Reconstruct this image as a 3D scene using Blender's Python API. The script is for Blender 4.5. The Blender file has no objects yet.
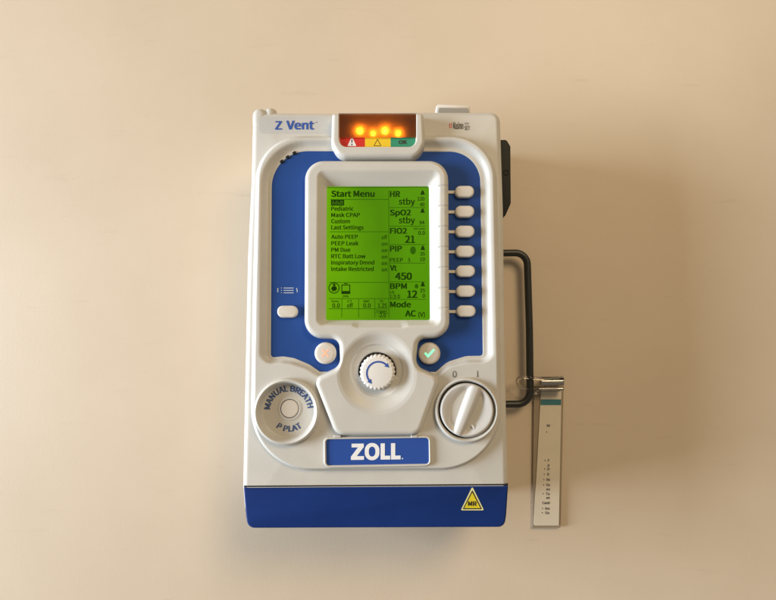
import bpy, bmesh, math, os
import numpy as np
from mathutils import Vector, Matrix

# ------------------------------------------------------------------ camera model
S = 0.0008            # metres per photograph pixel on the device face
D = 520.0             # focal length in pixels
TILT = math.radians(5.45)
CASE_H = 112 * S      # the face of the device above the table
CX, CY = 388.0, 300.0
ct, st = math.cos(TILT), math.sin(TILT)
CAM = np.array([0.0, -st * D * S, CASE_H + ct * D * S])

def W(u, v, zr=0.0, z=None):
    """point on the level z=zr (pixels above the device face), then raised to z"""
    u = np.asarray(u, float); v = np.asarray(v, float)
    dx = (u - CX) / D; dy = -(v - CY) / D; dz = -np.ones_like(dx)
    wx, wy, wz = dx, ct * dy - st * dz, st * dy + ct * dz
    t = (CASE_H + np.asarray(zr, float) * S - CAM[2]) / wz
    x = CAM[0] + t * wx; y = CAM[1] + t * wy
    zz = CASE_H + (np.asarray(zr if z is None else z, float)) * S + 0 * x
    return np.stack([x, y, zz], -1)

TABLE = -112.0
sc = bpy.context.scene
col = sc.collection

# ------------------------------------------------------------------ materials
def mat(name, color, rough=0.5, metal=0.0, bump=0.0, bscale=900.0, var=0.0, vscale=30.0,
        emis=None, estr=0.0, trans=0.0, coat=0.0, spec=0.5, var2=None, ior=1.45, sub=0.0):
    m = bpy.data.materials.new(name); m.use_nodes = True
    nt = m.node_tree; b = nt.nodes['Principled BSDF']
    b.inputs['Base Color'].default_value = (*color, 1)
    b.inputs['Roughness'].default_value = rough
    b.inputs['Metallic'].default_value = metal
    b.inputs['Transmission Weight'].default_value = trans
    b.inputs['Coat Weight'].default_value = coat
    b.inputs['Coat Roughness'].default_value = 0.08
    b.inputs['Specular IOR Level'].default_value = spec
    b.inputs['IOR'].default_value = ior
    if emis:
        b.inputs['Emission Color'].default_value = (*emis, 1)
        b.inputs['Emission Strength'].default_value = estr
    tc = nt.nodes.new('ShaderNodeTexCoord')
    if var > 0:
        n = nt.nodes.new('ShaderNodeTexNoise'); n.inputs['Scale'].default_value = vscale
        n.inputs['Detail'].default_value = 6; n.inputs['Roughness'].default_value = 0.62
        nt.links.new(tc.outputs['Object'], n.inputs['Vector'])
        r = nt.nodes.new('ShaderNodeValToRGB')
        r.color_ramp.elements[0].position = 0.32; r.color_ramp.elements[1].position = 0.68
        c2 = var2 or tuple(c * (1 - var) for c in color)
        r.color_ramp.elements[0].color = (*c2, 1)
        r.color_ramp.elements[1].color = (*tuple(min(1, c * (1 + var * 0.3)) for c in color), 1)
        nt.links.new(n.outputs['Fac'], r.inputs['Fac'])
        nt.links.new(r.outputs['Color'], b.inputs['Base Color'])
        mr = nt.nodes.new('ShaderNodeMapRange')
        mr.inputs['To Min'].default_value = rough - 0.07; mr.inputs['To Max'].default_value = rough + 0.07
        nt.links.new(n.outputs['Fac'], mr.inputs['Value']); nt.links.new(mr.outputs['Result'], b.inputs['Roughness'])
    if bump > 0:
        n2 = nt.nodes.new('ShaderNodeTexNoise'); n2.inputs['Scale'].default_value = bscale
        n2.inputs['Detail'].default_value = 3
        nt.links.new(tc.outputs['Object'], n2.inputs['Vector'])
        bp = nt.nodes.new('ShaderNodeBump'); bp.inputs['Strength'].default_value = bump
        bp.inputs['Distance'].default_value = 0.0004
        nt.links.new(n2.outputs['Fac'], bp.inputs['Height']); nt.links.new(bp.outputs['Normal'], b.inputs['Normal'])
    return m

PLAST = (0.57, 0.56, 0.525)
M = {}
M['case'] = mat('warm_white_plastic', PLAST, 0.42, bump=0.16, bscale=1400, var=0.07, vscale=22)
M['case2'] = mat('moulded_white_plastic', (0.565, 0.555, 0.52), 0.38, bump=0.13, bscale=1600, var=0.065, vscale=26)
M['button'] = mat('button_plastic', (0.64, 0.60, 0.54), 0.45, bump=0.06, bscale=1500, var=0.03)
M['knob'] = mat('knob_plastic', (0.74, 0.73, 0.71), 0.42, bump=0.05, bscale=1500, var=0.03)
M['dial'] = mat('dial_plastic', (0.54, 0.53, 0.51), 0.55, bump=0.06, bscale=1500, var=0.03)
M['socket'] = mat('socket_shade_grey', (0.30, 0.29, 0.27), 0.5, var=0.1)  # darker grey puts the shade on the socket face into its colour
M['label'] = mat('grey_label_film', (0.50, 0.50, 0.49), 0.4, var=0.04, vscale=40)
M['blue'] = mat('blue_panel_film', (0.022, 0.072, 0.285), 0.55, bump=0.06, bscale=2200, var=0.10, vscale=18, spec=0.12)
M['blue_plaque'] = mat('blue_plaque', (0.022, 0.075, 0.34), 0.4, var=0.06, spec=0.4)
M['boot'] = mat('blue_rubber_boot', (0.006, 0.030, 0.17), 0.55, bump=0.12, bscale=1100, var=0.14, vscale=20, spec=0.2)
M['ink_blue'] = mat('blue_ink', (0.03, 0.09, 0.36), 0.5, var=0.05)
M['ink_slate'] = mat('slate_blue_ink', (0.055, 0.10, 0.24), 0.5, var=0.05)
M['ink_black'] = mat('black_ink', (0.02, 0.02, 0.018), 0.5, var=0.1)
M['ink_grey'] = mat('grey_ink', (0.10, 0.10, 0.10), 0.5, var=0.1)
M['ink_white'] = mat('white_ink', (0.82, 0.83, 0.85), 0.5, var=0.03)
M['ink_pale'] = mat('pale_ink', (0.45, 0.50, 0.58), 0.5, var=0.03)
M['ink_red'] = mat('red_ink', (0.55, 0.03, 0.03), 0.5, var=0.05)
M['black'] = mat('black_plastic', (0.014, 0.015, 0.014), 0.5, bump=0.1, var=0.1, spec=0.2)
M['gap'] = mat('gap_shade_gasket_black', (0.012, 0.011, 0.010), 0.7, var=0.1)  # near-black paints the shade inside gaps; also colours the seam gasket and screw
M['rod'] = mat('black_coated_rod', (0.022, 0.024, 0.022), 0.36, bump=0.1, var=0.15)
M['red'] = mat('red_strip', (0.60, 0.022, 0.018), 0.4, var=0.05)
M['yellow'] = mat('yellow_strip', (0.80, 0.55, 0.02), 0.4, var=0.05)
M['green'] = mat('green_strip', (0.015, 0.26, 0.15), 0.4, var=0.05)
M['warn'] = mat('warning_yellow', (0.66, 0.55, 0.02), 0.45, var=0.05)
M['warn_edge'] = mat('warning_pale_edge', (0.72, 0.68, 0.32), 0.45, var=0.05)
M['cavity'] = mat('smoked_cavity', (0.20, 0.145, 0.12), 0.5, var=0.1, vscale=60)
M['led'] = mat('amber_led', (0.9, 0.5, 0.1), 0.4, emis=(1.0, 0.42, 0.03), estr=85, var=0.02)
M['smoke'] = mat('smoked_window_plastic', (0.86, 0.60, 0.46), 0.65, trans=1.0, ior=1.3)
def diffuser():
    m = bpy.data.materials.new('smoked_diffuser'); m.use_nodes = True; nt = m.node_tree; L = nt.links.new
    out = nt.nodes['Material Output']; nt.nodes.remove(nt.nodes['Principled BSDF'])
    tl = nt.nodes.new('ShaderNodeBsdfTranslucent'); tl.inputs[0].default_value = (0.80, 0.52, 0.30, 1)
    tp = nt.nodes.new('ShaderNodeBsdfTransparent'); tp.inputs[0].default_value = (0.62, 0.47, 0.38, 1)
    gl = nt.nodes.new('ShaderNodeBsdfGlossy'); gl.inputs['Roughness'].default_value = 0.12
    m1 = nt.nodes.new('ShaderNodeMixShader'); m1.inputs[0].default_value = 0.62; L(tp.outputs[0], m1.inputs[1]); L(tl.outputs[0], m1.inputs[2])
    m2 = nt.nodes.new('ShaderNodeMixShader'); m2.inputs[0].default_value = 0.05; L(m1.outputs[0], m2.inputs[1]); L(gl.outputs[0], m2.inputs[2])
    L(m2.outputs[0], out.inputs['Surface']); return m
M['smoke'] = diffuser()
M['x_lit'] = mat('lit_red_cross', (0.8, 0.3, 0.2), 0.4, emis=(1.0, 0.28, 0.16), estr=1.0, var=0.02)
M['ok_lit'] = mat('lit_green_tick', (0.3, 0.8, 0.5), 0.4, emis=(0.16, 1.0, 0.48), estr=1.0, var=0.02)
M['lcd_ink'] = mat('lcd_dark_segment', (0.003, 0.012, 0.0), 0.4, spec=0.1, emis=(0.006, 0.030, 0.0), estr=1.0)
M['lcd_line'] = mat('lcd_line_segment', (0.004, 0.015, 0.0), 0.4, spec=0.1, emis=(0.022, 0.10, 0.0), estr=1.0)
M['lcd_faint'] = mat('lcd_shaded_field', (0.01, 0.04, 0.004), 0.4, emis=(0.055, 0.20, 0.0), estr=1.0)
M['paper'] = mat('cream_card', (0.66, 0.60, 0.49), 0.55, bump=0.1, bscale=500, var=0.05, vscale=40)
M['backing'] = mat('brown_backing_card', (0.30, 0.24, 0.17), 0.6, bump=0.1, bscale=400, var=0.1)
M['teal'] = mat('teal_ink', (0.04, 0.17, 0.20), 0.5, var=0.08)
M['steel'] = mat('steel', (0.42, 0.41, 0.40), 0.25, metal=1.0, bump=0.1, var=0.1, vscale=60)
M['clear'] = mat('clear_plastic', (0.93, 0.92, 0.90), 0.06, trans=1.0, ior=1.35, bump=0.03, bscale=200)

def tweak_lcd():
    m = bpy.data.materials.new('lcd_glass'); m.use_nodes = True
    nt = m.node_tree; b = nt.nodes['Principled BSDF']
    b.inputs['Base Color'].default_value = (0.004, 0.02, 0.0, 1); b.inputs['Roughness'].default_value = 0.22
    b.inputs['Specular IOR Level'].default_value = 0.25
    tc = nt.nodes.new('ShaderNodeTexCoord')
    n = nt.nodes.new('ShaderNodeTexNoise'); n.inputs['Scale'].default_value = 16; n.inputs['Detail'].default_value = 2
    # uneven backlight put into the emission colour: brighter at left, mottled by noise
    g = nt.nodes.new('ShaderNodeSeparateXYZ')
    nt.links.new(tc.outputs['Generated'], g.inputs[0]); nt.links.new(tc.outputs['Object'], n.inputs['Vector'])
    ad = nt.nodes.new('ShaderNodeMath'); ad.operation = 'MULTIPLY_ADD'
    nt.links.new(n.outputs['Fac'], ad.inputs[0]); ad.inputs[1].default_value = 0.55
    nt.links.new(g.outputs['X'], ad.inputs[2])
    r = nt.nodes.new('ShaderNodeValToRGB')
    e = r.color_ramp.elements
    e[0].position = 0.2; e[0].color = (0.17, 0.46, 0.0, 1)
    e[1].position = 1.1 / 1.1 * 0.75; e[1].color = (0.075, 0.235, 0.0, 1)
    e2 = e.new(1.0); e2.color = (0.09, 0.29, 0.0, 1)
    nt.links.new(ad.outputs[0], r.inputs['Fac'])
    nt.links.new(r.outputs['Color'], b.inputs['Emission Color']); b.inputs['Emission Strength'].default_value = 0.92
    return m
M['lcd'] = tweak_lcd()

def table_mat():
    m = bpy.data.materials.new('cream_table_laminate'); m.use_nodes = True
    nt = m.node_tree; b = nt.nodes['Principled BSDF']; L = nt.links.new
    tc = nt.nodes.new('ShaderNodeTexCoord')
    n = nt.nodes.new('ShaderNodeTexNoise'); n.inputs['Scale'].default_value = 7; n.inputs['Detail'].default_value = 8
    n.inputs['Roughness'].default_value = 0.6; L(tc.outputs['Object'], n.inputs['Vector'])
    r = nt.nodes.new('ShaderNodeValToRGB'); e = r.color_ramp.elements
    e[0].position = 0.3; e[0].color = (0.575, 0.48, 0.365, 1)
    e[1].position = 0.7; e[1].color = (0.615, 0.52, 0.405, 1)
    L(n.outputs['Fac'], r.inputs['Fac'])
    # sparse dark specks of wear
    vo = nt.nodes.new('ShaderNodeTexVoronoi'); vo.inputs['Scale'].default_value = 26
    L(tc.outputs['Object'], vo.inputs['Vector'])
    cmp_ = nt.nodes.new('ShaderNodeMath'); cmp_.operation = 'LESS_THAN'; cmp_.inputs[1].default_value = 0.012
    L(vo.outputs['Distance'], cmp_.inputs[0])
    sep = nt.nodes.new('ShaderNodeSeparateColor'); L(vo.outputs['Color'], sep.inputs[0])
    c2 = nt.nodes.new('ShaderNodeMath'); c2.operation = 'LESS_THAN'; c2.inputs[1].default_value = 0.22
    L(sep.outputs[0], c2.inputs[0])
    mu = nt.nodes.new('ShaderNodeMath'); mu.operation = 'MULTIPLY'; L(cmp_.outputs[0], mu.inputs[0]); L(c2.outputs[0], mu.inputs[1])
    # faint scuffs
    mp = nt.nodes.new('ShaderNodeMapping'); mp.inputs['Scale'].default_value = (5, 34, 5); mp.inputs['Rotation'].default_value = (0, 0, 0.9)
    L(tc.outputs['Object'], mp.inputs['Vector'])
    n3 = nt.nodes.new('ShaderNodeTexNoise'); n3.inputs['Scale'].default_value = 2.4; n3.inputs['Detail'].default_value = 9
    n3.inputs['Roughness'].default_value = 0.7; L(mp.outputs[0], n3.inputs['Vector'])
    r3 = nt.nodes.new('ShaderNodeMapRange'); r3.inputs['From Min'].default_value = 0.61; r3.inputs['From Max'].default_value = 0.76
    r3.inputs['To Max'].default_value = 0.45
    L(n3.outputs['Fac'], r3.inputs['Value'])
    mx = nt.nodes.new('ShaderNodeMix'); mx.data_type = 'RGBA'; mx.inputs['B'].default_value = (0.42, 0.34, 0.25, 1)
    L(r3.outputs['Result'], mx.inputs['Factor']); L(r.outputs['Color'], mx.inputs['A'])
    mx2 = nt.nodes.new('ShaderNodeMix'); mx2.data_type = 'RGBA'; mx2.inputs['B'].default_value = (0.16, 0.12, 0.08, 1)
    L(mu.outputs[0], mx2.inputs['Factor']); L(mx.outputs['Result'], mx2.inputs['A'])
    L(mx2.outputs['Result'], b.inputs['Base Color'])
    b.inputs['Roughness'].default_value = 0.48
    n2 = nt.nodes.new('ShaderNodeTexNoise'); n2.inputs['Scale'].default_value = 420; n2.inputs['Detail'].default_value = 5; L(tc.outputs['Object'], n2.inputs['Vector'])
    bp = nt.nodes.new('ShaderNodeBump'); bp.inputs['Strength'].default_value = 0.16; bp.inputs['Distance'].default_value = 0.0004
    L(n2.outputs['Fac'], bp.inputs['Height']); L(bp.outputs['Normal'], b.inputs['Normal'])
    return m
M['table'] = table_mat()

# ------------------------------------------------------------------ object helpers
def wpos(o):
    p = Vector((0, 0, 0))
    while o is not None:
        p += o.location; o = o.parent
    return p

def mk(name, verts, faces, m, parent=None, angle=35, origin=None):
    verts = np.asarray(verts, float)
    base = wpos(parent) if parent else Vector((0, 0, 0))
    org = Vector(origin) if origin is not None else base
    me = bpy.data.meshes.new(name)
    me.from_pydata((verts - np.array(org)).tolist(), [], [tuple(f) for f in faces])
    bm = bmesh.new(); bm.from_mesh(me)
    bmesh.ops.recalc_face_normals(bm, faces=bm.faces); bm.to_mesh(me); bm.free()
    me.shade_smooth(); me.set_sharp_from_angle(angle=math.radians(angle))
    me.materials.append(m if not isinstance(m, str) else M[m])
    o = bpy.data.objects.new(name, me); col.objects.link(o)
    if parent: o.parent = parent
    o.location = org - base
    return o

def thing(name, loc, label, cat):
    o = bpy.data.objects.new(name, None); col.objects.link(o)
    o.empty_display_size = 0.02
    o.location = loc; o['label'] = label; o['category'] = cat
    return o

class MB:
    def __init__(s): s.v = []; s.f = []
    def add(s, v, f):
        n = len(s.v); s.v += [tuple(map(float, p)) for p in v]; s.f += [tuple(i + n for i in q) for q in f]
    def build(s, name, m, parent, angle=35): return mk(name, s.v, s.f, m, parent, angle)

def rpoly(pts, n=8):
    """rounded polygon: pts = [(u, v, radius)]"""
    out = []; k = len(pts)
    for i in range(k):
        p = np.array(pts[i][:2], float); r = pts[i][2] if len(pts[i]) > 2 else 0
        a = np.array(pts[i - 1][:2], float); b = np.array(pts[(i + 1) % k][:2], float)
        if r <= 0: out.append(p); continue
        d1 = (a - p); l1 = np.linalg.norm(d1); d1 /= l1
        d2 = (b - p); l2 = np.linalg.norm(d2); d2 /= l2
        cosang = np.clip(np.dot(d1, d2), -1, 1); ang = math.acos(cosang)
        if ang > math.pi - 0.02: out.append(p); continue
        t = min(r / math.tan(ang / 2), 0.499 * l1, 0.499 * l2); rr = t * math.tan(ang / 2)
        c = p + (d1 + d2) / np.linalg.norm(d1 + d2) * (rr / math.sin(ang / 2))
        s0 = p + d1 * t - c; s1 = p + d2 * t - c
        a0 = math.atan2(s0[1], s0[0]); a1 = math.atan2(s1[1], s1[0])
        da = (a1 - a0 + math.pi) % (2 * math.pi) - math.pi
        for j in range(n + 1):
            q = a0 + da * j / n; out.append(c + rr * np.array([math.cos(q), math.sin(q)]))
    return np.array(out)

def rrect(u0, v0, u1, v1, r, n=8):
    return rpoly([(u0, v0, r), (u1, v0, r), (u1, v1, r), (u0, v1, r)], n)

def circ(c, r, n=48):
    a = np.linspace(0, 2 * np.pi, n, endpoint=False)
    return np.stack([c[0] + r * np.cos(a), c[1] + r * np.sin(a)], -1)

def resample(p, step):
    q = np.vstack([p, p[:1]]); d = np.r_[0, np.cumsum(np.linalg.norm(np.diff(q, axis=0), axis=1))]
    n = max(8, int(d[-1] / step)); t = np.linspace(0, d[-1], n, endpoint=False)
    return np.stack([np.interp(t, d, q[:, 0]), np.interp(t, d, q[:, 1])], -1)

def area2(p): return np.sum(p[:, 0] * np.roll(p[:, 1], -1) - np.roll(p[:, 0], -1) * p[:, 1])

def inset(p, d):
    if d == 0: return p
    e = np.roll(p, -1, 0) - p; e /= np.maximum(np.linalg.norm(e, axis=1, keepdims=True), 1e-9)
    n = np.stack([-e[:, 1], e[:, 0]], -1)
    if area2(p) < 0: n = -n
    m = n + np.roll(n, 1, 0); l = np.linalg.norm(m, axis=1, keepdims=True); m /= np.maximum(l, 1e-6)
    k = 1 / np.maximum(np.sum(m * n, 1, keepdims=True), 0.5)
    return p + m * k * d

def loft(outline, rings, zref=None, cap_bottom=True, dome=None):
    """rings: [(inset, z)] from top to bottom; the first ring is capped"""
    v = []; f = []; n = len(outline)
    for d, z in rings:
        q = inset(outline, d); v.append(W(q[:, 0], q[:, 1], zref if zref is not None else rings[0][1], z))
    V = np.vstack(v)
    for k in range(len(rings) - 1):
        for i in range(n):
            j = (i + 1) % n; f.append((k * n + i, k * n + j, (k + 1) * n + j, (k + 1) * n + i))
    if dome is None: f.append(tuple(range(n)))
    else:
        c = outline.mean(0); V = np.vstack([V, W(c[0], c[1], zref if zref is not None else rings[0][1], dome)[None]])
        for i in range(n): f.append((i, (i + 1) % n, len(V) - 1))
    if cap_bottom: f.append(tuple(range((len(rings) - 1) * n, len(rings) * n))[::-1])
    return V, f

def fillet(r, z, bottom, n=6, start=0.0):
    """quarter round from the flat top at z down to bottom"""
    R = [(r - r * math.sin(a) + start, z - r + r * math.cos(a)) for a in np.linspace(0, math.pi / 2, n + 1)]
    return R + [(start, bottom)]

def lathe(c, prof, zref, n=64, close_top=True, scallop=None):
    """prof: [(radius_px, z)] from the centre outwards/downwards"""
    v = []; f = []
    P0 = W(c[0], c[1], zref); px = (W(c[0] + 1, c[1], zref) - P0)[0]
    a = np.linspace(0, 2 * np.pi, n, endpoint=False)
    for k, (r, z) in enumerate(prof):
        rr = r * np.ones(n)
        if scallop: rr = r * (1 - scallop[1] * scallop[2](k) * (0.5 - 0.5 * np.cos(a * scallop[0])) ** 0.8)
        v.append(np.stack([P0[0] + rr * px * np.cos(a), P0[1] + rr * px * np.sin(a), np.full(n, CASE_H + z * S)], -1))
    V = np.vstack(v)
    for k in range(len(prof) - 1):
        for i in range(n):
            j = (i + 1) % n; f.append((k * n + i, k * n + j, (k + 1) * n + j, (k + 1) * n + i))
    if close_top: f.append(tuple(range(n)))
    if close_top: f.append(tuple(range((len(prof) - 1) * n, len(prof) * n))[::-1])
    return V, f

def tube(path, r, n=14, closed=False):
    path = [Vector(p) for p in path]; V = []; F = []; up = Vector((0, 0, 1)); k = len(path)
    for i, p in enumerate(path):
        a = path[(i - 1) % k] if closed or i > 0 else p; b = path[(i + 1) % k] if closed or i < k - 1 else p
        t = (b - a).normalized(); s = t.cross(up)
        if s.length < 1e-4: s = t.cross(Vector((1, 0, 0)))
        s.normalize(); w = s.cross(t)
        for j in range(n):
            q = 2 * math.pi * j / n; V.append(tuple(p + r * (math.cos(q) * s + math.sin(q) * w)))
    for i in range(k if closed else k - 1):
        i2 = (i + 1) % k
        for j in range(n):
            j2 = (j + 1) % n; F.append((i * n + j, i * n + j2, i2 * n + j2, i2 * n + j))
    if not closed: F.append(tuple(range(n))[::-1]); F.append(tuple(range((k - 1) * n, k * n)))
    return V, F

def slab(poly, z, t=0.12):
    """thin decal of real thickness lying on the level z"""
    p = np.asarray(poly, float)
    return loft(p, [(0, z + t), (0, z - 0.02)], zref=z + t)

# signed distance to a polygon, vectorised
def psdf(P, poly):
    x, y = P[..., 0], P[..., 1]
    d = np.full(x.shape, 1e9); ins = np.zeros(x.shape, bool)
    n = len(poly)
    for i in range(n):
        ax, ay = poly[i]; bx, by = poly[(i + 1) % n]
        ex, ey = bx - ax, by - ay; L2 = ex * ex + ey * ey
        if L2 < 1e-12: continue
        t = np.clip(((x - ax) * ex + (y - ay) * ey) / L2, 0, 1)
        d = np.minimum(d, (x - ax - t * ex) ** 2 + (y - ay - t * ey) ** 2)
        c = ((ay > y) != (by > y)); 
        if ey != 0: ins ^= c & (x < (y - ay) / ey * ex + ax)
    d = np.sqrt(d); return np.where(ins, -d, d)

def csdf(P, c, r): return np.hypot(P[..., 0] - c[0], P[..., 1] - c[1]) - r
def sstep(a, b, x): t = np.clip((x - a) / (b - a), 0, 1); return t * t * (3 - 2 * t)
def smin(a, b, k): h = np.clip(0.5 + 0.5 * (b - a) / k, 0, 1); return b * (1 - h) + a * h - k * h * (1 - h)
def smax(a, b, k): return -smin(-a, -b, k)

def blur(h, n=1):
    for _ in range(n):
        q = np.pad(h, 1, mode='edge')
        h = (q[:-2, 1:-1] + q[2:, 1:-1] + q[1:-1, :-2] + q[1:-1, 2:] + 4 * q[1:-1, 1:-1]) / 8
    return h

def field(u0, v0, u1, v1, step):
    us = np.arange(u0, u1 + step, step); vs = np.arange(v0, v1 + step, step)
    U, V = np.meshgrid(us, vs); return np.stack([U, V], -1)

def relief(name, P, h, keep, zref, m, parent, angle=60):
    nv, nu = h.shape
    idx = -np.ones((nv, nu), int)
    q = keep[:-1, :-1] & keep[1:, :-1] & keep[:-1, 1:] & keep[1:, 1:]
    used = np.zeros_like(keep)
    used[:-1, :-1] |= q; used[1:, :-1] |= q; used[:-1, 1:] |= q; used[1:, 1:] |= q
    idx[used] = np.arange(used.sum())
    V = W(P[..., 0][used], P[..., 1][used], zref, h[used])
    a, b, c, d = idx[:-1, :-1][q], idx[:-1, 1:][q], idx[1:, 1:][q], idx[1:, :-1][q]
    F = np.stack([a, d, c, b], -1)
    org = wpos(parent)
    me = bpy.data.meshes.new(name)
    me.vertices.add(len(V)); me.vertices.foreach_set('co', (V - np.array(org)).ravel())
    me.loops.add(F.size); me.loops.foreach_set('vertex_index', F.ravel().astype(np.int32))
    me.polygons.add(len(F)); me.polygons.foreach_set('loop_start', np.arange(0, F.size, 4, dtype=np.int32))
    me.polygons.foreach_set('loop_total', np.full(len(F), 4, np.int32))
    me.update(calc_edges=True); me.validate(); me.shade_smooth()
    me.materials.append(M[m])
    o = bpy.data.objects.new(name, me); col.objects.link(o); o.parent = parent
    return o

# ------------------------------------------------------------------ lettering
FONT = None
try:
    fp = os.path.join(bpy.utils.resource_path('LOCAL'), 'datafiles', 'fonts', 'Noto Sans CJK Regular.woff2')
    if os.path.exists(fp): FONT = bpy.data.fonts.load(fp)
except Exception: FONT = None
_cache = {}
def glyphs(s, bold=0):
    key = s
    if key in _cache: return _cache[key]
    cu = bpy.data.curves.new('lettering', 'FONT'); cu.body = s
    if FONT: cu.font = FONT
    cu.size = 1; cu.resolution_u = 4; cu.extrude = 0.01
    o = bpy.data.objects.new('lettering', cu); col.objects.link(o)
    bpy.context.view_layer.update()
    me = bpy.data.meshes.new_from_object(o.evaluated_get(bpy.context.evaluated_depsgraph_get()))
    v = np.array([p.co[:] for p in me.vertices]); f = [tuple(p.vertices) for p in me.polygons]
    bpy.data.objects.remove(o); bpy.data.curves.remove(cu); bpy.data.meshes.remove(me)
    _cache[key] = (v, f); return v, f
def copies(bold):
    # the regular face thickened into a bold one by overlaid, slightly shifted outlines, each 0.02 px above the last
    if bold <= 0.005: return [(0, 0, 0)]
    o = [(-1, -.45), (1, .45), (-1, .45), (1, -.45)] + ([(0, 0), (0, .45), (0, -.45), (.5, 0), (-.5, 0)] if bold > 0.032 else [])
    return [(a * bold, b * bold, 0.022 * i) for i, (a, b) in enumerate(o)]
def capbox(bold):
    v, _ = glyphs('H', bold); return v[:, 1].min(), v[:, 1].max()

def text(mb, s, u0, u1, base, cap, z, bold=0.02, t=0.12, slant=0.0):
    """lettering between u0 and u1, base line at v=base, capitals cap pixels high; slant: rise per px"""
    v, f = glyphs(s, bold); y0, y1 = capbox(bold); bold *= (y1 - y0) / 0.72
    x0, x1 = v[:, 0].min(), v[:, 0].max()
    x0 -= bold; x1 += bold; y0 -= bold * .45; y1 += bold * .45
    for a, b, dz in copies(bold):
        U = u0 + (v[:, 0] + a - x0) / (x1 - x0) * (u1 - u0)
        Vv = base - (v[:, 1] + b - y0) / (y1 - y0) * cap - slant * (U - u0)
        Z = np.where(v[:, 2] > 0, z + t + dz, z - 0.02)
        mb.add(W(U, Vv, z + t, Z), f)

def arctext(mb, s, c, r, a0, a1, cap, z, bold=0.03, outward=True, t=0.12):
    """lettering bent round centre c; r = base line radius, angles in degrees clockwise from the top"""
    v, f = glyphs(s, bold); y0, y1 = capbox(bold); bold *= (y1 - y0) / 0.72; x0, x1 = v[:, 0].min(), v[:, 0].max()
    for a, b, dz in copies(bold):
        k = (v[:, 0] + a - x0) / (x1 - x0); A = np.radians(a0 + (a1 - a0) * k); h = (v[:, 1] + b - y0) / (y1 - y0) * cap
        R = r + h if outward else r - h
        U = c[0] + R * np.sin(A); Vv = c[1] - R * np.cos(A)
        mb.add(W(U, Vv, z + t, np.where(v[:, 2] > 0, z + t + dz, z - 0.02)), f)

def bar(mb, u0, v0, u1, v1, z, w=0.7, t=0.12):
    d = np.array([u1 - u0, v1 - v0], float); d /= np.linalg.norm(d); n = np.array([-d[1], d[0]]) * w / 2
    a, b = np.array([u0, v0]), np.array([u1, v1])
    mb.add(*slab(np.array([a + n, b + n, b - n, a - n]), z, t))

# ================================================================== the setting
def setting():
    v = [(-3, -3, 0), (3, -3, 0), (3, 3, 0), (-3, 3, 0), (-3, -3, -0.03), (3, -3, -0.03), (3, 3, -0.03), (-3, 3, -0.03)]
    f = [(0, 1, 2, 3), (4, 7, 6, 5), (0, 4, 5, 1), (1, 5, 6, 2), (2, 6, 7, 3), (3, 7, 4, 0)]
    o = mk('table_top', v, f, 'table'); o['kind'] = 'structure'
setting()

# ================================================================== the ventilator
c0 = W(376, 310, 0)
vent = thing('ventilator', (c0[0], c0[1], 0.0),
             'white and blue medical ventilator with lit green screen, lying on the cream table', 'ventilator')

# --- case
case_out = rpoly([(253.5, 113.9, 11), (331, 114.6, 0), (425, 113.4, 0),
                  (499.6, 113.6, 9.5), (500.3, 139, 3), (502.6, 210, 3), (503.8, 300, 3), (505, 380, 3), (507.3, 484, 3),
                  (506, 514, 10), (246, 515, 10), (243.6, 486, 3), (246.6, 340, 3), (248.3, 260, 3), (252, 180, 3)], 8)
case_out = resample(case_out, 2.2)
case = mk('case', *loft(case_out, fillet(6.3, 0, -106, 8) + [(2.5, TABLE + 1.0)], zref=-6.5, dome=0.0), 'case', vent, 40)

boss = resample(rrect(253.0, 109.6, 268.4, 132, 7.2, 10), 1.0)
mk('corner_boss', *loft(boss, fillet(6.2, 0.1, -34, 8), zref=-6.3), 'case', case, 60)
# --- blue lower boot
boot_out = resample(rpoly([(243.7, 486.9, 0.8), (508.2, 485.0, 0.8), (506.2, 515, 10), (504.4, 527, 8), (248, 528, 8), (246, 515, 10)], 6), 2.0)
boot = mk('lower_boot', *loft(boot_out, fillet(2.2, 0.7, -104, 6) + [(2, TABLE)], zref=-1), 'boot', vent, 40)
mb = MB(); mb.add(*loft(np.array([(243.9, 485.8), (508.1, 483.9), (508.1, 485.3), (243.9, 487.2)]), [(0, 0.25), (0, -40)], zref=0.25))
mb.build('seam_gasket', 'gap', vent)

# warning triangle on the boot
tri = lambda a, b, c: np.array([a, b, c], float)
zb = 0.7
wt = MB(); wt.add(*slab(rpoly([(472.3, 486.6, 0.8), (484, 510.4, 0.8), (460.8, 510.4, 0.8)], 3), zb, 0.15))
wl = wt.build('warning_label', 'warn_edge', boot)
m1 = MB(); m1.add(*slab(rpoly([(472.3, 490.0, .5), (482.1, 509.3, .5), (462.6, 509.3, .5)], 3), zb + 0.15, 0.08))
m1.build('warning_label_border', 'ink_black', boot)
m1 = MB(); m1.add(*slab(tri((472.3, 492.6), (480.4, 508.2), (464.3, 508.2)), zb + 0.23, 0.08)); m1.build('warning_label_field', 'warn', boot)
m1 = MB(); text(m1, 'MR', 467.9, 476.7, 506, 4.6, zb + 0.31, 0.05, 0.06); m1.build('warning_label_text', 'ink_black', boot)

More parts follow.
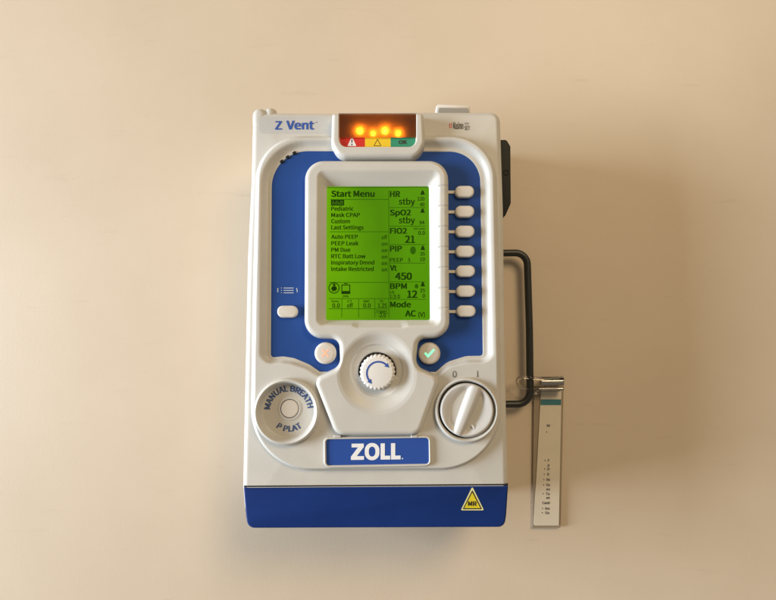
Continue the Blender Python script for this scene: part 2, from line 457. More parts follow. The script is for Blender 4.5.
# --- raised faceplate with the recess for the blue panel
plate_out = rpoly([(255.5, 134.5, 46), (497, 133.5, 46), (500.5, 300, 0), (503.5, 470.6, 62), (248.8, 472, 62), (251.5, 300, 0)], 20)
blue_hole = rpoly([(272.2, 151.2, 36), (479.5, 152.0, 30), (482.5, 355.2, 2.5), (466, 355.5, 20), (447, 361.5, 20), (435.5, 371.5, 2.5),
                   (420, 371, 12), (400, 372, 0), (350, 372, 0), (334, 371, 8), (320, 371.3, 2.5), (309.5, 364, 20), (294, 357.5, 20), (283, 355.8, 20), (271.2, 357, 2.5)], 14)
P = field(247, 131, 507, 476, 0.5)
dpl = psdf(P, plate_out); dbl = psdf(P, blue_hole)
ZB = 4.0
low = sstep(352, 372, P[..., 1])
H = 9.0 - 3.2 * sstep(355, 430, P[..., 1])
flank = 6.0 - 2.5 * sstep(380, 450, P[..., 1])
x = np.clip(-dpl / flank, -0.6, 1)
outer = H * np.where(x > 0, np.sqrt(np.clip(1 - (1 - np.clip(x, 0, 1)) ** 2, 0, 1)) * 0.35 + 0.65 * sstep(0, 1, x), x * 0.8)
w1 = 13.0 - 6.5 * low; w0 = 3.6 - 1.8 * low
carve = ZB + 0.35 + (H - ZB + 1.0) * sstep(w0, w1, dbl)
carve = np.where(dbl < 0.9, ZB + 0.35 - 2.2 * sstep(0.9, -0.9, dbl), carve)
h = smin(outer, carve, 1.6)
h = np.where(dpl > 0, np.minimum(h, outer), h)
h = blur(h, 2)
faceplate = relief('faceplate', P, h, (dpl < 1.2) & (dbl > -2.5) & (csdf(P, (286.5, 411.8), 30.6) > 0) & (csdf(P, (467.2, 410), 30) > 0), 5.0, 'case2', vent)

zface = lambda u, v_: float(h[int(round((v_ - 131) / 0.5)), int(round((u - 247) / 0.5))])
z_off, z_on = zface(454.5, 374.5), zface(477.5, 374.5)
# blue printed panel
bp_out = inset(resample(blue_hole, 2), -1.2)
blue = mk('control_panel', *loft(bp_out, [(0, ZB), (0, ZB - 1.5)], zref=ZB), 'blue', vent)

# --- screen bezel flowing into the selector knob housing
bez = rpoly([(304.6, 160.2, 19), (448.4, 160.2, 19), (449.8, 336.5, 19), (418.5, 338.2, 9), (415.2, 366.5, 12), (441.0, 377.5, 9), (420.0, 435.2, 12),
             (335.5, 435.6, 12), (313.2, 379, 9), (340.2, 366.5, 12), (339, 338.2, 9), (304.0, 337.2, 19)], 14)
opening = rpoly([(318.6, 172.2, 6), (438.6, 172.2, 6), (439.4, 325.2, 6), (408, 325.4, 4), (402, 327.6, 4), (358, 327.6, 4), (352, 325.4, 4), (317.8, 325.2, 6)], 6)
scr = rpoly([(326.2, 184.8, 1.5), (429.4, 184.6, 1.8), (430.4, 319.6, 1.8), (325.4, 319.8, 1.5)], 4)
P = field(300, 156, 454, 440, 0.45)
db = blur(psdf(P, bez), 3); do = blur(psdf(P, opening), 1); ds = psdf(P, scr)
HT = 15.0
R = 5.5
x = np.clip(1 + db / R, 0, 1)
h = HT - R * 0.9 * (1 - np.sqrt(np.clip(1 - x ** 2, 0, 1)))
h = np.where(db > -0.0, HT - R * 0.9 - 8 * np.clip(db, 0, 2), h)
ZS = 7.0
t = np.clip(-do / np.maximum(-do + np.maximum(ds, 0), 1e-3), 0, 1)
inner = HT - 0.6 - (HT - 0.6 - ZS) * t
inner = np.where(ds < 0, ZS - 2 * np.clip(-ds, 0, 1), inner)
h = np.where(do < 0, smin(h, inner, 0.4), h - 0.6 * sstep(1.6, 0, do))
# dish round the selector knob
dd = smin(csdf(P, (378, 366.5), 35.0), csdf(P, (377, 374.5), 39.2), 1.5)
di = csdf(P, (376.6, 370.6), 27.0); dk = csdf(P, (377.0, 371.5), 19.6)
tt = np.clip(-dd / np.maximum(-dd + np.maximum(di, 0), 1e-3), 0, 1)
dish = HT - 4.4 * (0.35 * tt + 0.65 * sstep(0, 1, tt))
t2 = np.clip(-di / np.maximum(-di + np.maximum(dk, 0), 1e-3), 0, 1)
dish = np.where(di < 0, HT - 4.4 - 1.2 * sstep(0, 0.2, t2) - 1.8 * t2, dish)
dish = np.where(dk < 0, HT - 7.4 - 3.5 * sstep(0, 0.8, -dk), dish)
h = np.where(dd < 0.6, smin(h, np.where(dd > 0, HT + 2 * dd, dish), 0.7), h)
# steps beside each soft key
for vv in (186.2, 206.3, 226.8, 247.2, 267.6, 288.2, 308.4):
    g = np.exp(-((P[..., 1] - vv) / 0.55) ** 2) * sstep(437.8, 439.2, P[..., 0]) * sstep(450.5, 449, P[..., 0])
    h = h - 1.5 * g
    h = h + 0.6 * sstep(vv + 9, vv + 1, P[..., 1]) * sstep(vv, vv + 0.8, P[..., 1]) * sstep(438, 439.2, P[..., 0]) * (db < -1)
h = blur(h, 2)
bezel = relief('screen_bezel', P, h, (db < 1.6) & (ds > -0.9), 13.0, 'case2', vent)
# dark well under the knob
mk('knob_well', *lathe((377, 371.5), [(20, HT - 9.5), (20, HT - 11)], HT - 7.4), 'gap', vent)

# --- lcd
lcd = mk('screen', *loft(inset(resample(scr, 2), -0.8), [(0, ZS), (0, ZS - 2)], zref=ZS), 'lcd', vent)
lt = MB(); z = ZS; B1 = 0.045; B0 = 0.028
def T(s, u0, u1, b, c, bo=B0): text(lt, s, u0, u1, b, c, z, bo, 0.06)
T('Start Menu', 331.3, 374.7, 196.8, 6.1, B1)
for s, u1, b in (('Pediatric', 353.6, 210.7), ('Mask CPAP', 360, 217.0), ('Custom', 350, 223.2), ('Last Settings', 363.6, 229.4),
                 ('Auto PEEP', 357.8, 238.8), ('PEEP Leak', 358.6, 245.3), ('PM Due', 350.4, 251.8), ('RTC Batt Low', 365.6, 258.2),
                 ('Inspiratory Dmnd', 374.3, 264.6), ('Intake Restricted', 373.8, 271.0)):
    T(s, 331.2, u1, b, 4.1, 0.036)
for s, b in (('off', 239.2), ('on', 245.7), ('on', 252.2), ('on', 258.6), ('on', 265.0), ('on', 271.4)): T(s, 381.6, 387.3, b, 3.8, 0.022)
T('24%', 342.4, 348.6, 297.4, 2.3)
T('Vmin', 331.2, 338.8, 302.4, 2.2); T('CT', 347.4, 352.2, 302.4, 2.4); T('RMP', 363.4, 369.4, 302.4, 2.2); T('Ti', 379.6, 383, 302.4, 2.4)
T('0.0', 332.3, 340, 307.7, 4.3); T('off', 347.0, 353, 307.7, 4.3); T('0.0', 363.2, 370.7, 307.7, 4.3); T('1.25', 377.8, 387, 307.7, 4.3)
T('Trigger', 375.8, 387.2, 312.0, 2.0); T('-2.0', 378, 386, 317.3, 4.2)
T('HR', 389.9, 400.1, 197.0, 6.0, B1); T('stby', 398.7, 415, 204.6, 6.2); T('120', 417.4, 424.5, 200.5, 3.6, .03); T('40', 419.8, 424.5, 206.2, 3.6, .03)
T('SpO2', 389.9, 411, 215.4, 5.8, B1); T('stby', 398.7, 415, 223.2, 6.2); T('94', 419.4, 424.5, 224.3, 3.6, .03)
T('FIO2', 389.9, 407, 233.7, 5.8, B1); T('O2 use', 413.8, 425, 229.6, 2.0, .03); T('0.0', 418.3, 425, 234.8, 3.8, .03)
T('21', 405, 415, 243.0, 7.4, B1)
T('PIP', 389.9, 402, 251.6, 5.8, B1); T('35', 420, 425, 255.6, 3.6, .03); T('10', 420, 425, 261.0, 3.6, .03)
T('PEEP', 389.9, 403, 261.9, 3.9, .03); T('5', 407.9, 410.3, 261.9, 3.9, .03)
T('Vt', 389.9, 396.9, 270.8, 5.8, B1); T('450', 395, 412, 279.8, 7.2, B1)
T('BPM', 389.9, 407, 289.0, 5.8, B1); T('25', 420, 425, 292.1, 3.6, .03); T('0', 422.4, 425, 297.6, 3.6, .03)
T('I:E', 389.9, 394.6, 293.6, 2.8, .03); T('1:3.0', 389.6, 400, 298.4, 3.8, .03); T('12', 407, 417.4, 297.9, 7.4, B1)
T('Mode', 389.9, 411, 307.4, 5.8, B1); T('AC', 405, 416, 316.5, 6.1, B1); T('(V)', 418.3, 425, 316.8, 4.6)
# bells, ovals
for (u, v_) in ((422.6, 193), (422.6, 211), (422.8, 248.3), (422.8, 284.7)):
    lt.add(*slab(rpoly([(u - .7, v_ - 2.6, .3), (u + .7, v_ - 2.6, .3), (u + 1.5, v_ - .6, .5), (u + 2.3, v_ + 1.7, .3), (u - 2.3, v_ + 1.7, .3), (u - 1.5, v_ - .6, .5)], 3), z, 0.06))
# icons: crossed figure in a ring, battery
a = np.linspace(0, 2 * np.pi, 40, endpoint=False)
for i in range(40):
    a0, a1 = 2 * np.pi * i / 40, 2 * np.pi * (i + 1) / 40
    ring = lambda R_, q: (334 + R_ * math.cos(q), 288 + R_ * math.sin(q))
    lt.add(*slab(np.array([ring(5.6, a0), ring(5.6, a1), ring(4.7, a1), ring(4.7, a0)]), z, 0.06))
lt.add(*slab(circ((334.2, 284.9), 1.3, 14), z, 0.07)); lt.add(*slab(rpoly([(332.2, 286.4, .6), (336, 286.2, .6), (337.4, 290, .4), (335.6, 289.6, .3), (336, 292, .3), (334.4, 290.6, .3), (332.2, 292, .3), (332.4, 289.6, .3), (330.6, 290, .4)], 3), z, 0.065))
for q in (((341.8, 285), (341.8, 293.6)), ((349.8, 285), (349.8, 293.6)), ((341.4, 285), (350.2, 285)), ((343.9, 283.6), (347.7, 283.6))): bar(lt, *q[0], *q[1], z, 0.9, 0.06)
lt.add(*slab(rrect(341.4, 291, 350.2, 294, .3, 2), z, 0.07))
stx = lt.build('screen_text', 'lcd_ink', lcd)
ll = MB()
for q in ((330.2, 199.4, 388.6, 199.4), (329.6, 231.8, 388.2, 231.8), (329, 282.4, 388.4, 282.4), (328.8, 298.6, 388.5, 298.6), (328.8, 308.8, 388.5, 308.8),
          (342, 299, 341.7, 317.6), (358.6, 299, 358.6, 317.6), (374.8, 299, 374.8, 317.6), (388.7, 190, 388.9, 317.6),
          (389.2, 207.5, 425.4, 207.5), (389.2, 226.1, 425.4, 226.1), (389.2, 244.6, 425.4, 244.6), (389.2, 263.1, 425.4, 263.1),
          (389.2, 281.8, 425.4, 281.8), (389.2, 299.3, 426, 299.3), (327, 187.6, 428.8, 187.2), (374.8, 312.9, 388.3, 312.9)):
    bar(ll, *q, z, 0.62, 0.04)
for c, ru, rv in (((413, 250.3), 2.9, 4.0), ((416.5, 286.2), 1.9, 2.3)):
    ll.add(*slab(np.stack([c[0] + ru * np.cos(a), c[1] + rv * np.sin(a)], -1), z, 0.04))
ll.build('screen_rules', 'lcd_line', lcd)
hl = MB(); hl.add(*slab(rrect(331, 199.8, 344.2, 205.6, .2, 2), z, 0.05)); hl.build('highlight_bar', 'lcd_ink', lcd)
hl = MB(); text(hl, 'Adult', 331.8, 343.4, 204.6, 3.9, z + 0.05, 0.0, 0.03); hl.build('highlight_text', 'lcd_faint', lcd)

# --- alarm light housing on top
ah = resample(rpoly([(331.8, 113.2, 3), (423.6, 113.2, 3), (425.2, 144, 14), (418, 157.6, 13), (339, 157.6, 13), (331.0, 144, 14)], 10), 1.6)
awin = rpoly([(339.2, 114.6, 1), (416.2, 114.6, 1), (416.2, 147.2, 7.5), (339.2, 147.2, 7.5)], 8)
P = field(328, 110, 429, 161, 0.4)
da = psdf(P, ah); dw = psdf(P, awin)
HA = 15.0; R = 4.2
x = np.clip(1 + da / R, 0, 1)
h = HA - R * (1 - np.sqrt(np.clip(1 - x ** 2, 0, 1)))
h = np.where(da > 0, HA - R - 9 * np.clip(da, 0, 2), h)
h = np.where(dw < 0.4, h - 3.2 * sstep(0.4, -0.6, dw), h)
h = blur(h, 1)
alarm = relief('alarm_light', P, h, (da < 1.6) & (dw > -1.2), 13.0, 'case2', vent)
# side skirt so the housing is solid down to the case
mk('alarm_light_skirt', *loft(inset(ah, 0.6), [(0, 10.0), (0, 9.5), (0.2, -1.0)], zref=10.0), 'case2', alarm)
# colour strip
zc = 12.2
cl = lambda pts: np.array(pts, float)
strip_l = rpoly([(338.6, 137.4, 0), (365, 137.4, 0), (365, 147.8, 0), (338.6, 147.8, 7.5)], 8)
mk('red_strip', *loft(strip_l, [(0, zc), (0, 10.2)], zref=zc), 'red', alarm)
mk('yellow_strip', *loft(rpoly([(365, 137.4), (390.6, 137.4), (390.6, 147.8), (365, 147.8)]), [(0, zc), (0, 10.2)], zref=zc), 'yellow', alarm)
mk('green_strip', *loft(rpoly([(390.6, 137.4, 0), (416.8, 137.4, 0), (416.8, 147.8, 7.5), (390.6, 147.8, 0)], 8), [(0, zc), (0, 10.2)], zref=zc), 'green', alarm)
q = MB(); q.add(*slab(rpoly([(350.9, 138.6, .3), (352.9, 138.6, .3), (356.4, 146.0, .3), (347.4, 146.0, .3)], 3), zc, 0.08)); q.build('alarm_symbol', 'ink_white', alarm)
q = MB(); q.add(*slab(rpoly([(351.2, 139.6), (352.6, 139.6), (352.3, 143), (351.5, 143)]), zc + 0.08, 0.06)); q.add(*slab(circ((351.9, 144.6), .75, 12), zc + 0.08, 0.06))
for e in (((377.4, 139.2), (380.9, 145.7)), ((380.9, 145.7), (373.9, 145.7)), ((373.9, 145.7), (377.4, 139.2))): bar(q, *e[0], *e[1], zc, 0.55, 0.08)
text(q, 'OK', 398.6, 407, 144.0, 3.9, zc, 0.045, 0.08); q.build('strip_symbols', 'ink_black', alarm)
# smoked cavity with four amber leds
cav = MB()
q0, q1 = W(338.8, 114.2, 11.4), W(416.6, 137.4, 11.4)
def boxw(mbx, x0, y0, z0, x1, y1, z1, skip_top=False):
    vv = [(x0, y0, z0), (x1, y0, z0), (x1, y1, z0), (x0, y1, z0), (x0, y0, z1), (x1, y0, z1), (x1, y1, z1), (x0, y1, z1)]
    ff = [(0, 3, 2, 1), (0, 1, 5, 4), (1, 2, 6, 5), (2, 3, 7, 6), (3, 0, 4, 7)]
    if not skip_top: ff.append((4, 5, 6, 7))
    mbx.add(vv, ff)
zz = lambda p: CASE_H + p * S
boxw(cav, q0[0], q1[1], zz(10.15), q1[0], q0[1], zz(10.55))
for (x0, y0, x1, y1) in ((q0[0], q0[1] - 1.0 * S, q1[0], q0[1]), (q0[0], q1[1], q0[0] + 0.8 * S, q0[1] - 1.0 * S), (q1[0] - 0.8 * S, q1[1], q1[0], q0[1] - 1.0 * S)):
    boxw(cav, x0, y0, zz(10.55), x1, y1, zz(13.6))
cav.build('smoked_lamp_tray', 'cavity', alarm)
q = MB(); q.add(*loft(rpoly([(339.0, 114.4), (416.4, 114.4), (416.4, 137.5), (339.0, 137.5)]), [(0, 13.75), (0, 13.6)], zref=13.75)); q.build('smoked_window', 'smoke', alarm)
for i, (u, v_, r) in enumerate(((360, 131.8, 2.5), (373.2, 134.2, 1.8), (385, 131.6, 2.5), (398.2, 134.0, 2.0))):
    mk('led', *lathe((u, v_), [(r * s_, 10.5 + 0.9 * c_) for s_, c_ in [(math.sin(b), math.cos(b)) for b in np.linspace(0.15, math.pi / 2, 6)]], 11, 24), 'led', alarm)

# --- brand plate between cup and dial
fr = rpoly([(323.4, 437.2, 5), (430.6, 435.6, 5), (431.6, 466.3, 6), (323.8, 468.2, 6)], 8)
fi = rpoly([(325.8, 439.4, 3.2), (428.8, 437.8, 3.2), (429.2, 463.9, 3.2), (326.2, 465.6, 3.2)], 8)
P = field(320, 432, 435, 472, 0.4); df = psdf(P, fr); dfi = psdf(P, fi)
h = 8.6 - 1.6 * (1 - np.sqrt(np.clip(1 - np.clip(1 + df / 1.3, 0, 1) ** 2, 0, 1)))
h = np.where(df > 0, 7.0 - 3.2 * df, h); h = np.where(dfi < 0.3, h - 2.6 * sstep(0.3, -0.5, dfi), h); h = blur(h, 1)
pf = relief('brand_plate', P, h, (df < 1.6) & (dfi > -1), 7.5, 'case2', vent)
mk('plate_inlay', *loft(inset(fi, -0.3), [(0, 7.2), (0, 5.5)], zref=7.2), 'blue_plaque', pf)
q = MB()
def sl(pts): return [(u, v_ - 0.012 * (u - 351)) for u, v_ in pts]
q.add(*slab(sl([(351.6, 443.8), (363.8, 443.8), (363.8, 447.2), (356.8, 456.3), (364.0, 456.3), (364.0, 460.0), (350.9, 460.0), (350.9, 456.8), (358.0, 447.5), (351.6, 447.5)]), 7.2, 0.15))
oo, oi = resample(rrect(364.8, 443.3, 379.4, 460.5, 7.1, 12), 0.8), None
n_ = len(oo); oc = oo.mean(0); oi = oc + (oo - oc) * np.array([3.3 / 7.3, 5.0 / 8.6])
for i in range(n_):
    j = (i + 1) % n_; q.add(*slab(sl([oo[i], oo[j], oi[j], oi[i]]), 7.2, 0.15))
for u in (380.6, 391.0): q.add(*slab(sl([(u, 443.8), (u + 4.2, 443.8), (u + 4.2, 456.2), (u + 9.6, 456.2), (u + 9.6, 460.0), (u, 460.0)]), 7.2, 0.15))
q.add(*slab(circ((402.4, 458.6), 0.65, 12), 7.2, 0.12))
q.build('plate_lettering', 'ink_white', pf)
for u0, u1 in ((333.5, 341), (411, 417.5)):
    q = MB(); q.add(*loft(rrect(u0, 435.3, u1, 438.0, .8, 4), [(0.6, 9.1), (0, 8.6), (0, 5)], zref=9)); q.build('plate_tab', 'case2', pf)

# --- manual breath cup
cc = (286.2, 412.0)
prof = [(26.4, 2.5), (27.2, 3.2), (29.0, 11.0), (29.7, 12.2), (30.7, 12.9), (31.7, 12.6), (32.7, 11.6), (33.3, 9.6), (33.8, 3.4)]
cup = mk('manual_breath_cup', *lathe(cc, [(0.3, 2.3), (12, 2.3), (25.6, 2.3)] + prof, 12.8, 96, close_top=False), 'case2', vent, 50)
P0 = W(cc[0], cc[1], 12.8)
# pixel position of the cup axis on the cup floor
def proj(p):
    d = np.asarray(p) - CAM
    x_, y_, z_ = d[0], ct * d[1] + st * d[2], -st * d[1] + ct * d[2]
    return (CX + D * x_ / -z_, CY - D * y_ / -z_)
fc = proj((P0[0], P0[1], zz(2.3)))
tcn = (288.9, 410.2); fc = (289.8, 408.8)
mk('cup_gap', *lathe(fc, [(9.6, 2.4), (9.6, 1.4)], 2.4), 'gap', cup)  # black disc on the cup floor paints the dark gap round the button
mk('button_collar', *lathe(fc, [(9.3, 2.3), (9.45, 2.9), (10.1, 3.2), (11.2, 2.9), (12.6, 2.2)], 2.8, 64, close_top=False), 'case2', cup, 60)
mk('manual_breath_button', *lathe(fc, [(7.0, 3.5), (8.0, 3.4), (8.6, 3.0), (8.8, 2.3), (8.8, 2.0)], 3.3, 64), 'button', vent)
q = MB(); arctext(q, 'MANUAL BREATH', tcn, 18.9, -87, 83, 5.7, 2.3, 0.05); arctext(q, 'P PLAT', tcn, 21.4, 216, 142, 5.6, 2.3, 0.05, outward=False)
q.build('cup_lettering', 'ink_slate', cup)

# --- power dial
dc = (466.9, 410.2)
prof = [(27.9, 2.5), (28.4, 9.0), (29.0, 10.6), (30.0, 11.6), (31.0, 11.4), (31.9, 10.2), (32.3, 8.0), (32.6, 3.0)]
ringo = mk('dial_ring', *lathe(dc, prof, 11, 96, close_top=False), 'case2', vent, 50)
mk('dial_gap', *lathe(dc, [(28.2, 7.0), (28.2, 3)], 9, 64), 'gap', vent)
# dial: a round relief with a grip bar and a scoop either side
P = field(438, 381, 496, 440, 0.4)
zc_ = 12.0
dcen = np.array(proj((W(dc[0], dc[1], 11)[0], W(dc[0], dc[1], 11)[1], zz(zc_)))) 
X = P[..., 0] - dcen[0]; Y = P[..., 1] - dcen[1]
e1 = np.array([477.2 - 456.4, 384.5 - 437.0]); e1 /= np.linalg.norm(e1); e2 = np.array([-e1[1], e1[0]])
al = X * e1[0] + Y * e1[1]; ac = X * e2[0] + Y * e2[1]
rr = np.hypot(X, Y)
wbar = 7.4 + 0.035 * al
ridge = 1 - np.clip(np.abs(ac) / wbar, 0, 1) ** 3.0
grip = 8.2 + 6.6 * ridge - 1.6 * np.clip(-al / 26, -1, 1) ** 2
side = 8.6 + 3.8 * sstep(8, 27, rr) * 1.0 - 2.6 * np.exp(-((np.abs(ac) - 8.5) / 5.0) ** 2) * sstep(27, 18, rr)
h = smax(side, grip, 1.2)
h = np.where(rr > 25.2, h - (rr - 25.2) ** 2 * 0.9, h)
h = blur(h, 2)
dial = relief('power_dial', P, h, rr < 26.9, zc_, 'dial', vent)
q = MB(); q.add(*lathe(dc, [(26.7, 9.2), (26.9, 7.5), (26.9, 3)], 9, 72)); q.build('dial_base', 'case2', dial)
q = MB(); bar(q, 471.8, 424.8, 474.2, 429.4, 10.9, 1.3, 0.3); q.build('dial_pointer', 'ink_white', dial)
q = MB(); text(q, '0', 452.6, 456.6, 377.4, 6.4, z_off + 0.15, 0.0, 0.1); bar(q, 477.6, 370.8, 477.6, 377.2, z_on + 0.12, 0.9, 0.1)
q.build('dial_numerals', 'ink_grey', vent)

# --- selector knob
kc = (377.4, 372.2); HK = 19.0
sc_f = lambda k: 0.0 if k < 2 else 1.0
pr = [(0.4, HK), (14.6, HK), (15.8, HK - 0.15), (16.9, HK - 0.7), (17.6, HK - 1.6), (18.0, HK - 3.0), (18.3, 5)]
knob = mk('selector_knob', *lathe(kc, pr, HK, 260, scallop=(26, 0.055, lambda k: 0.0 if k < 2 else (0.5 if k == 2 else 1.0))), 'knob', vent, 50)
q = MB(); ac_ = (378.4, 373.4); r0, r1 = 10.7, 12.5
A = np.radians(np.linspace(-128, 42, 30))
for i in range(29):
    qq = [(ac_[0] + r * math.sin(t_), ac_[1] - r * math.cos(t_)) for r, t_ in ((r0, A[i]), (r1, A[i]), (r1, A[i + 1]), (r0, A[i + 1]))]
    q.add(*slab(qq, HK, 0.12))
def head(ang, sgn, mbx):
    t_ = math.radians(ang); rm = (r0 + r1) / 2
    c = np.array([ac_[0] + rm * math.sin(t_), ac_[1] - rm * math.cos(t_)]); tg = np.array([math.cos(t_), math.sin(t_)]) * sgn; no = np.array([math.sin(t_), -math.cos(t_)])
    mbx.add(*slab(np.array([c + tg * 4.3, c + no * 2.5 - tg * .2, c - no * 2.5 - tg * .2]), HK, 0.13))
head(42, 1, q); head(-128, -1, q); q.build('knob_arrow', 'ink_blue', knob)

# --- soft keys beside the screen
def pill(cu, cv, w, hh, z0, name, ztop):
    o = resample(rrect(cu - w / 2, cv - hh / 2, cu + w / 2, cv + hh / 2, hh / 2 - 0.4, 10), 0.9)
    return mk(name, *loft(o, fillet(1.7, ztop, z0, 5), zref=ztop - 1), 'button', vent, 50)
keys = [(464.6, 191.4), (464.8, 211.3), (465.0, 231.2), (465.2, 251.2), (465.5, 271.0), (465.8, 291.0), (466.1, 311.0)]
for i, (u, v_) in enumerate(keys):
    k = pill(u, v_, 19.0, 11.4, ZB - 0.5, 'soft_key', ZB + 5.2)
    q = MB(); q.add(*loft(rpoly([(447.5, v_ - .9), (456.5, v_ - .9), (456.5, v_ + 2.1), (447.5, v_ + 2.1)]), [(0.3, ZB + 1.6), (0, ZB + 1.3), (0, ZB - 0.3)], zref=ZB + 1.5))
    q.build('key_lead', 'button', vent)
mk_ = pill(287.4, 311.6, 20.4, 12.0, ZB - 0.5, 'menu_key', ZB + 4.2)
q = MB()
for v_ in (288.0, 290.4, 292.8): bar(q, 283.6, v_, 293.6, v_, ZB, 0.8); bar(q, 281.0, v_, 281.9, v_, ZB, 0.8)
bar(q, 277.8, 288.0, 277.8, 292.2, ZB, 0.9); bar(q, 296.6, 288.0, 297.4, 292.2, ZB, 0.9)
q.build('menu_symbol', 'ink_pale', blue)
def rbutton(c, r, name):
    return mk(name, *lathe(c, [(r - 3.2, ZB + 4.6), (r - 1.6, ZB + 4.3), (r - 0.5, ZB + 3.4), (r, ZB + 2.0), (r + .1, ZB - 0.4)], ZB + 4, 64), 'button', vent, 50)
cb = rbutton((325.2, 353.2), 10.9, 'cancel_button'); ob = rbutton((429.6, 353.4), 11.0, 'confirm_button')
q = MB(); zt = ZB + 4.6
bar(q, 322.2, 349.6, 328.2, 356.6, zt, 1.1); bar(q, 328.6, 349.4, 321.8, 356.8, zt + 0.02, 1.1); q.build('lit_cross', 'x_lit', cb)
q = MB(); q.add(*slab(np.array([(424.2, 353.6), (425.6, 352.2), (428.0, 354.6), (433.4, 348.8), (434.9, 350.2), (428.0, 357.8)]), zt, 0.14)); q.build('lit_tick', 'ok_lit', ob)

# --- small black rubber pads on the rim
for (u, v_) in ((281.9, 161.4), (287.7, 157.0), (294.4, 152.9)):
    d = np.array([0.83, -0.56]); n = np.array([0.56, 0.83]); c = np.array([u, v_])
    q = MB(); q.add(*loft(np.array([c - d * 1.7 - n * 1.4, c + d * 1.7 - n * 1.4, c + d * 1.7 + n * 1.4, c - d * 1.7 + n * 1.4]), [(0, 5.2), (0, 3)], zref=5)); q.build('rubber_pad', 'black', vent)

# --- model label and maker's mark
q = MB(); q.add(*slab(rpoly([(259.5, 116.6, 1), (331.6, 116.6, 0), (331.6, 133.6, 0), (259.0, 133.4, 4)], 6), 0, 0.12)); lab = q.build('model_label', 'label', vent)
q = MB(); text(q, 'Z', 275.0, 282.0, 129.6, 8.6, 0.12, 0.045); text(q, 'Vent', 286.2, 314.2, 129.4, 8.8, 0.12, 0.045); text(q, 'TM', 315.0, 317.2, 122.8, 0.9, 0.12, 0.0)
q.build('model_lettering', 'ink_blue', lab)
q = MB(); text(q, 'Masimo', 453.0, 463.4, 129.0, 7.0, 0, 0.045); text(q, 'SET', 464.4, 470.0, 130.0, 4.0, 0, 0.04); bar(q, 464.4, 123.2, 468.9, 123.2, 0, 0.8); bar(q, 464.6, 124.8, 468.6, 124.8, 0, 0.4)
q.build('sensor_lettering', 'ink_grey', vent)
q = MB()
for i in range(8):
    b_ = math.radians(i * 45 + 20)
    if i in (1, 5): continue
    c = np.array([450.6, 125.6]); q.add(*slab([c + np.array([1.5 * math.cos(t_) * r, 3.2 * math.sin(t_) * r]) for r, t_ in ((1, b_), (1, b_ + .7), (.45, b_ + .7), (.45, b_))], 0, 0.12))
q.build('sensor_emblem', 'ink_red', vent)

# --- fittings behind the top edge
def dome_y(c, r, ln, zref, name, m):
    """round fitting pointing to the top of the picture"""
    P0 = W(c[0], c[1], zref); px = (W(c[0] + 1, c[1], zref) - P0)[0]; n = 32; V = []; F = []
    prof = [(1.0, -12), (1.0, ln - 0.5 * r)] + [(math.cos(b), ln - 0.5 * r + 0.5 * r * math.sin(b)) for b in np.linspace(0.25, 1.5, 6)]
    for k, y_ in prof:
        for j in range(n):
            t_ = 2 * math.pi * j / n; V.append((P0[0] + r * k * px * math.cos(t_), P0[1] + y_ * px, P0[2] + r * k * px * math.sin(t_)))
    for k in range(len(prof) - 1):
        for j in range(n): F.append((k * n + j, k * n + (j + 1) % n, (k + 1) * n + (j + 1) % n, (k + 1) * n + j))
    F.append(tuple(range(n))); F.append(tuple(range((len(prof) - 1) * n, len(prof) * n)))
    return mk(name, V, F, m, vent, 50)
dome_y((271.0, 115.5), 5.8, 6.4, -7, 'gas_port', 'case')
# white connector block at the top right
q0, q1 = W(436.0, 103.6, -9), W(470.4, 116, -9)
q = MB()
co = rpoly([(435.4, 117, 0), (436.2, 105.2, 3.4), (439, 103.9, 1.5), (470.0, 105.4, 1.5), (471.2, 117, 0)], 5)
q.add(*loft(co, [(1.0, -9), (0.2, -9.6), (0, -10.4), (0, -40)], zref=-9)); con = q.build('sensor_socket', 'knob', vent)
q = MB(); q.add(*loft(rpoly([(438, 117, 0), (438.4, 107.6, 2), (468.6, 108.0, 2), (469, 117, 0)], 5), [(0.5, -7.6), (0, -8.2), (0, -20)], zref=-8)); q.build('socket_face', 'socket', con)

# --- black bracket on the right side, with a screw
br = rpoly([(494, 139.8, 0), (506.5, 139.4, 3.5), (510.6, 146, 3), (511.0, 203, 6), (505.4, 215.8, 2), (494, 216.4, 0)], 6)
q = MB(); q.add(*loft(br, fillet(1.2, -42, -84, 4), zref=-42)); bk = q.build('side_bracket', 'black', vent)
mk('bracket_screw', *lathe((506.3, 172.6), [(1.0, -42.2), (1.8, -41.6), (2.6, -41.4), (3.0, -41.8), (3.0, -43)], -42, 24), 'gap', bk)

# --- black wire handle standing out from the right side
zr = -97.0
cpath = rpoly([(492, 253.2, 0), (527.0, 252.8, 12), (529.4, 330, 0), (530.2, 404.0, 13), (492, 404.4, 0)], 10)
pts = W(cpath[:, 0], cpath[:, 1], zr)
# follow the bend smoothly
mk('wire_handle', *tube(pts, 3.55 * (D - zr) / D * S, 20), 'rod', vent, 60)

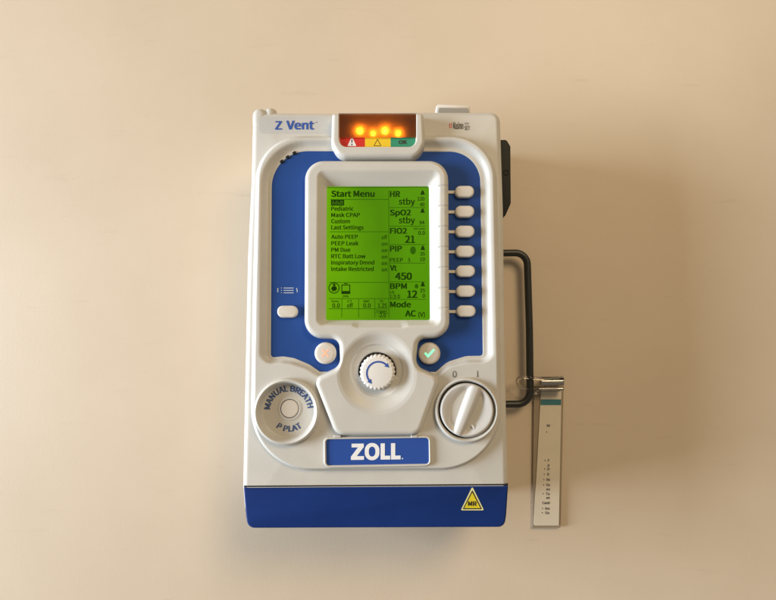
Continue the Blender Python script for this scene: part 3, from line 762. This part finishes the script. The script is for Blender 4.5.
# ================================================================== cards in a clear clip, at the right
ZT = TABLE
cb0 = W(547, 450, ZT)
cards = thing('reference_card', (cb0[0], cb0[1], 0.0), 'narrow cream card with teal band and bulleted print, right of the device', 'card')
q = MB(); q.add(*loft(rpoly([(534.0, 386, 1), (563.6, 386, 1), (560.6, 528, 1), (532.6, 528, 1)], 3), [(0, ZT + 4.2), (0, ZT)], zref=ZT + 4.2)); q.build('backing_card', 'backing', cards)
q = MB(); q.add(*loft(rpoly([(541.2, 388, 1), (561.6, 388, 1), (558.8, 525.6, 1), (533.8, 525.6, 1)], 3), [(0, ZT + 5.4), (0, ZT + 4.3)], zref=ZT + 5.4)); front = q.build('front_card', 'paper', cards)
q = MB(); q.add(*slab(np.array([(540.7, 399.4), (561.2, 399.4), (561.1, 405.2), (540.5, 405.2)]), ZT + 5.4, 0.1)); q.build('teal_band', 'teal', front)
q = MB(); zp = ZT + 5.4
for u, v_ in ((546.7, 432), (545, 460.5), (544.7, 469.0), (544.3, 474.3), (543.9, 479.6), (543.6, 484.9), (543.2, 493.8), (542.6, 508.5), (542.3, 512.8)): q.add(*slab(circ((u, v_), .62, 10), zp, 0.1))
q.build('card_bullets', 'ink_grey', front); q = MB()
text(q, 'M', 546.8, 549.8, 427, 2.6, zp, 0.04)
for s, u0, u1, b in (('F', 547.8, 549.6, 461.8), ('p', 547.6, 549.6, 466.4), ('D', 547.4, 549.6, 470.4), ('D', 547.2, 549.4, 475.6), ('Ra', 546.6, 550, 480.9), ('On', 546.2, 550, 486.2),
                     ('en', 546.2, 550, 490.6), ('Tu', 545.8, 549.6, 495.2), ('an', 546, 549.8, 499.0), ('Cauti', 542.2, 549.8, 504.2), ('Ins', 545.2, 549.8, 509.8), ('Us', 545.2, 549.4, 514.2)):
    text(q, s, u0, u1, b, 2.6, zp, 0.045, 0.1)
q.build('card_print', 'ink_grey', front)

kb = W(545, 383, ZT)
clip = thing('clear_clip', (kb[0], kb[1], 0), 'clear plastic clip with steel jaw at the top of the narrow card', 'clip')
zk = ZT + 17
loop = rpoly([(560, 379.0, 0), (538, 378.6, 6), (524, 376.8, 8), (515.2, 379.4, 4), (520, 386.4, 6), (536.5, 394.0, 4), (541.5, 389, 5), (560, 389.6, 0)], 7)
mk('clip_loop', *tube(W(loop[:, 0], loop[:, 1], zk + 3), 1.5 * 1.2 * S, 12), 'clear', clip, 60)
q = MB(); q.add(*loft(rpoly([(527, 377.4, 2), (564, 376.2, 1.5), (564, 391.8, 1.5), (541, 391.6, 3), (533, 388.5, 3)], 5), fillet(1.2, zk + 0.8, zk - 2.4, 3), zref=zk)); q.build('clip_plate', 'clear', clip)
q = MB(); q.add(*loft(rpoly([(540.4, 380.2, 1), (564, 379.6, 1), (564, 384.8, 1), (541, 385.4, 1)], 4), fillet(1.3, zk + 5.6, zk + 1.0, 4), zref=zk + 4)); q.build('clip_jaw', 'steel', clip)
q = MB(); q.add(*loft(rpoly([(538, 388.0, .8), (564, 387.6, .8), (564, 390.6, .8), (539.5, 391, .8)], 4), fillet(1.0, zk + 4.2, ZT + 5.6, 4), zref=zk + 4)); q.build('clip_bar', 'steel', clip)
q = MB(); q.add(*loft(rpoly([(544, 378.0, .5), (563, 377.6, .5), (563, 385.2, .5), (544, 385.6, .5)], 3), [(0, zk - 2.5), (0, ZT + 0.0)], zref=zk - 2.5)); q.build('clip_foot', 'clear', clip)

# ================================================================== light, world, camera
w = bpy.data.worlds.new('World'); sc.world = w; w.use_nodes = True
bgn = w.node_tree.nodes['Background']; bgn.inputs[0].default_value = (1.0, 0.84, 0.64, 1); bgn.inputs[1].default_value = 0.24

def area(name, loc, tgt, sx, sy, power, color):
    l = bpy.data.lights.new(name, 'AREA'); l.shape = 'RECTANGLE'; l.size = sx; l.size_y = sy; l.energy = power; l.color = color
    o = bpy.data.objects.new(name, l); col.objects.link(o); o.location = loc
    o.rotation_euler = (Vector(tgt) - Vector(loc)).to_track_quat('-Z', 'Y').to_euler(); return o
area('window_light', (-2.7, -0.05, 0.86), (0, 0, 0.08), 1.5, 1.0, 172, (0.86, 0.93, 1.0))
area('room_light', (0.95, 1.35, 2.1), (0.05, 0.1, 0), 0.9, 0.9, 32, (1.0, 0.74, 0.43))

cam = bpy.data.cameras.new('camera'); co_ = bpy.data.objects.new('camera', cam); col.objects.link(co_)
cam.sensor_width = 36; cam.lens = 36 * D / 776; cam.clip_start = 0.01; cam.clip_end = 50
co_.location = CAM.tolist(); co_.rotation_euler = (TILT, 0, 0)
sc.camera = co_
sc.view_settings.view_transform = 'Standard'; sc.view_settings.look = 'None'; sc.view_settings.exposure = 0; sc.view_settings.gamma = 1
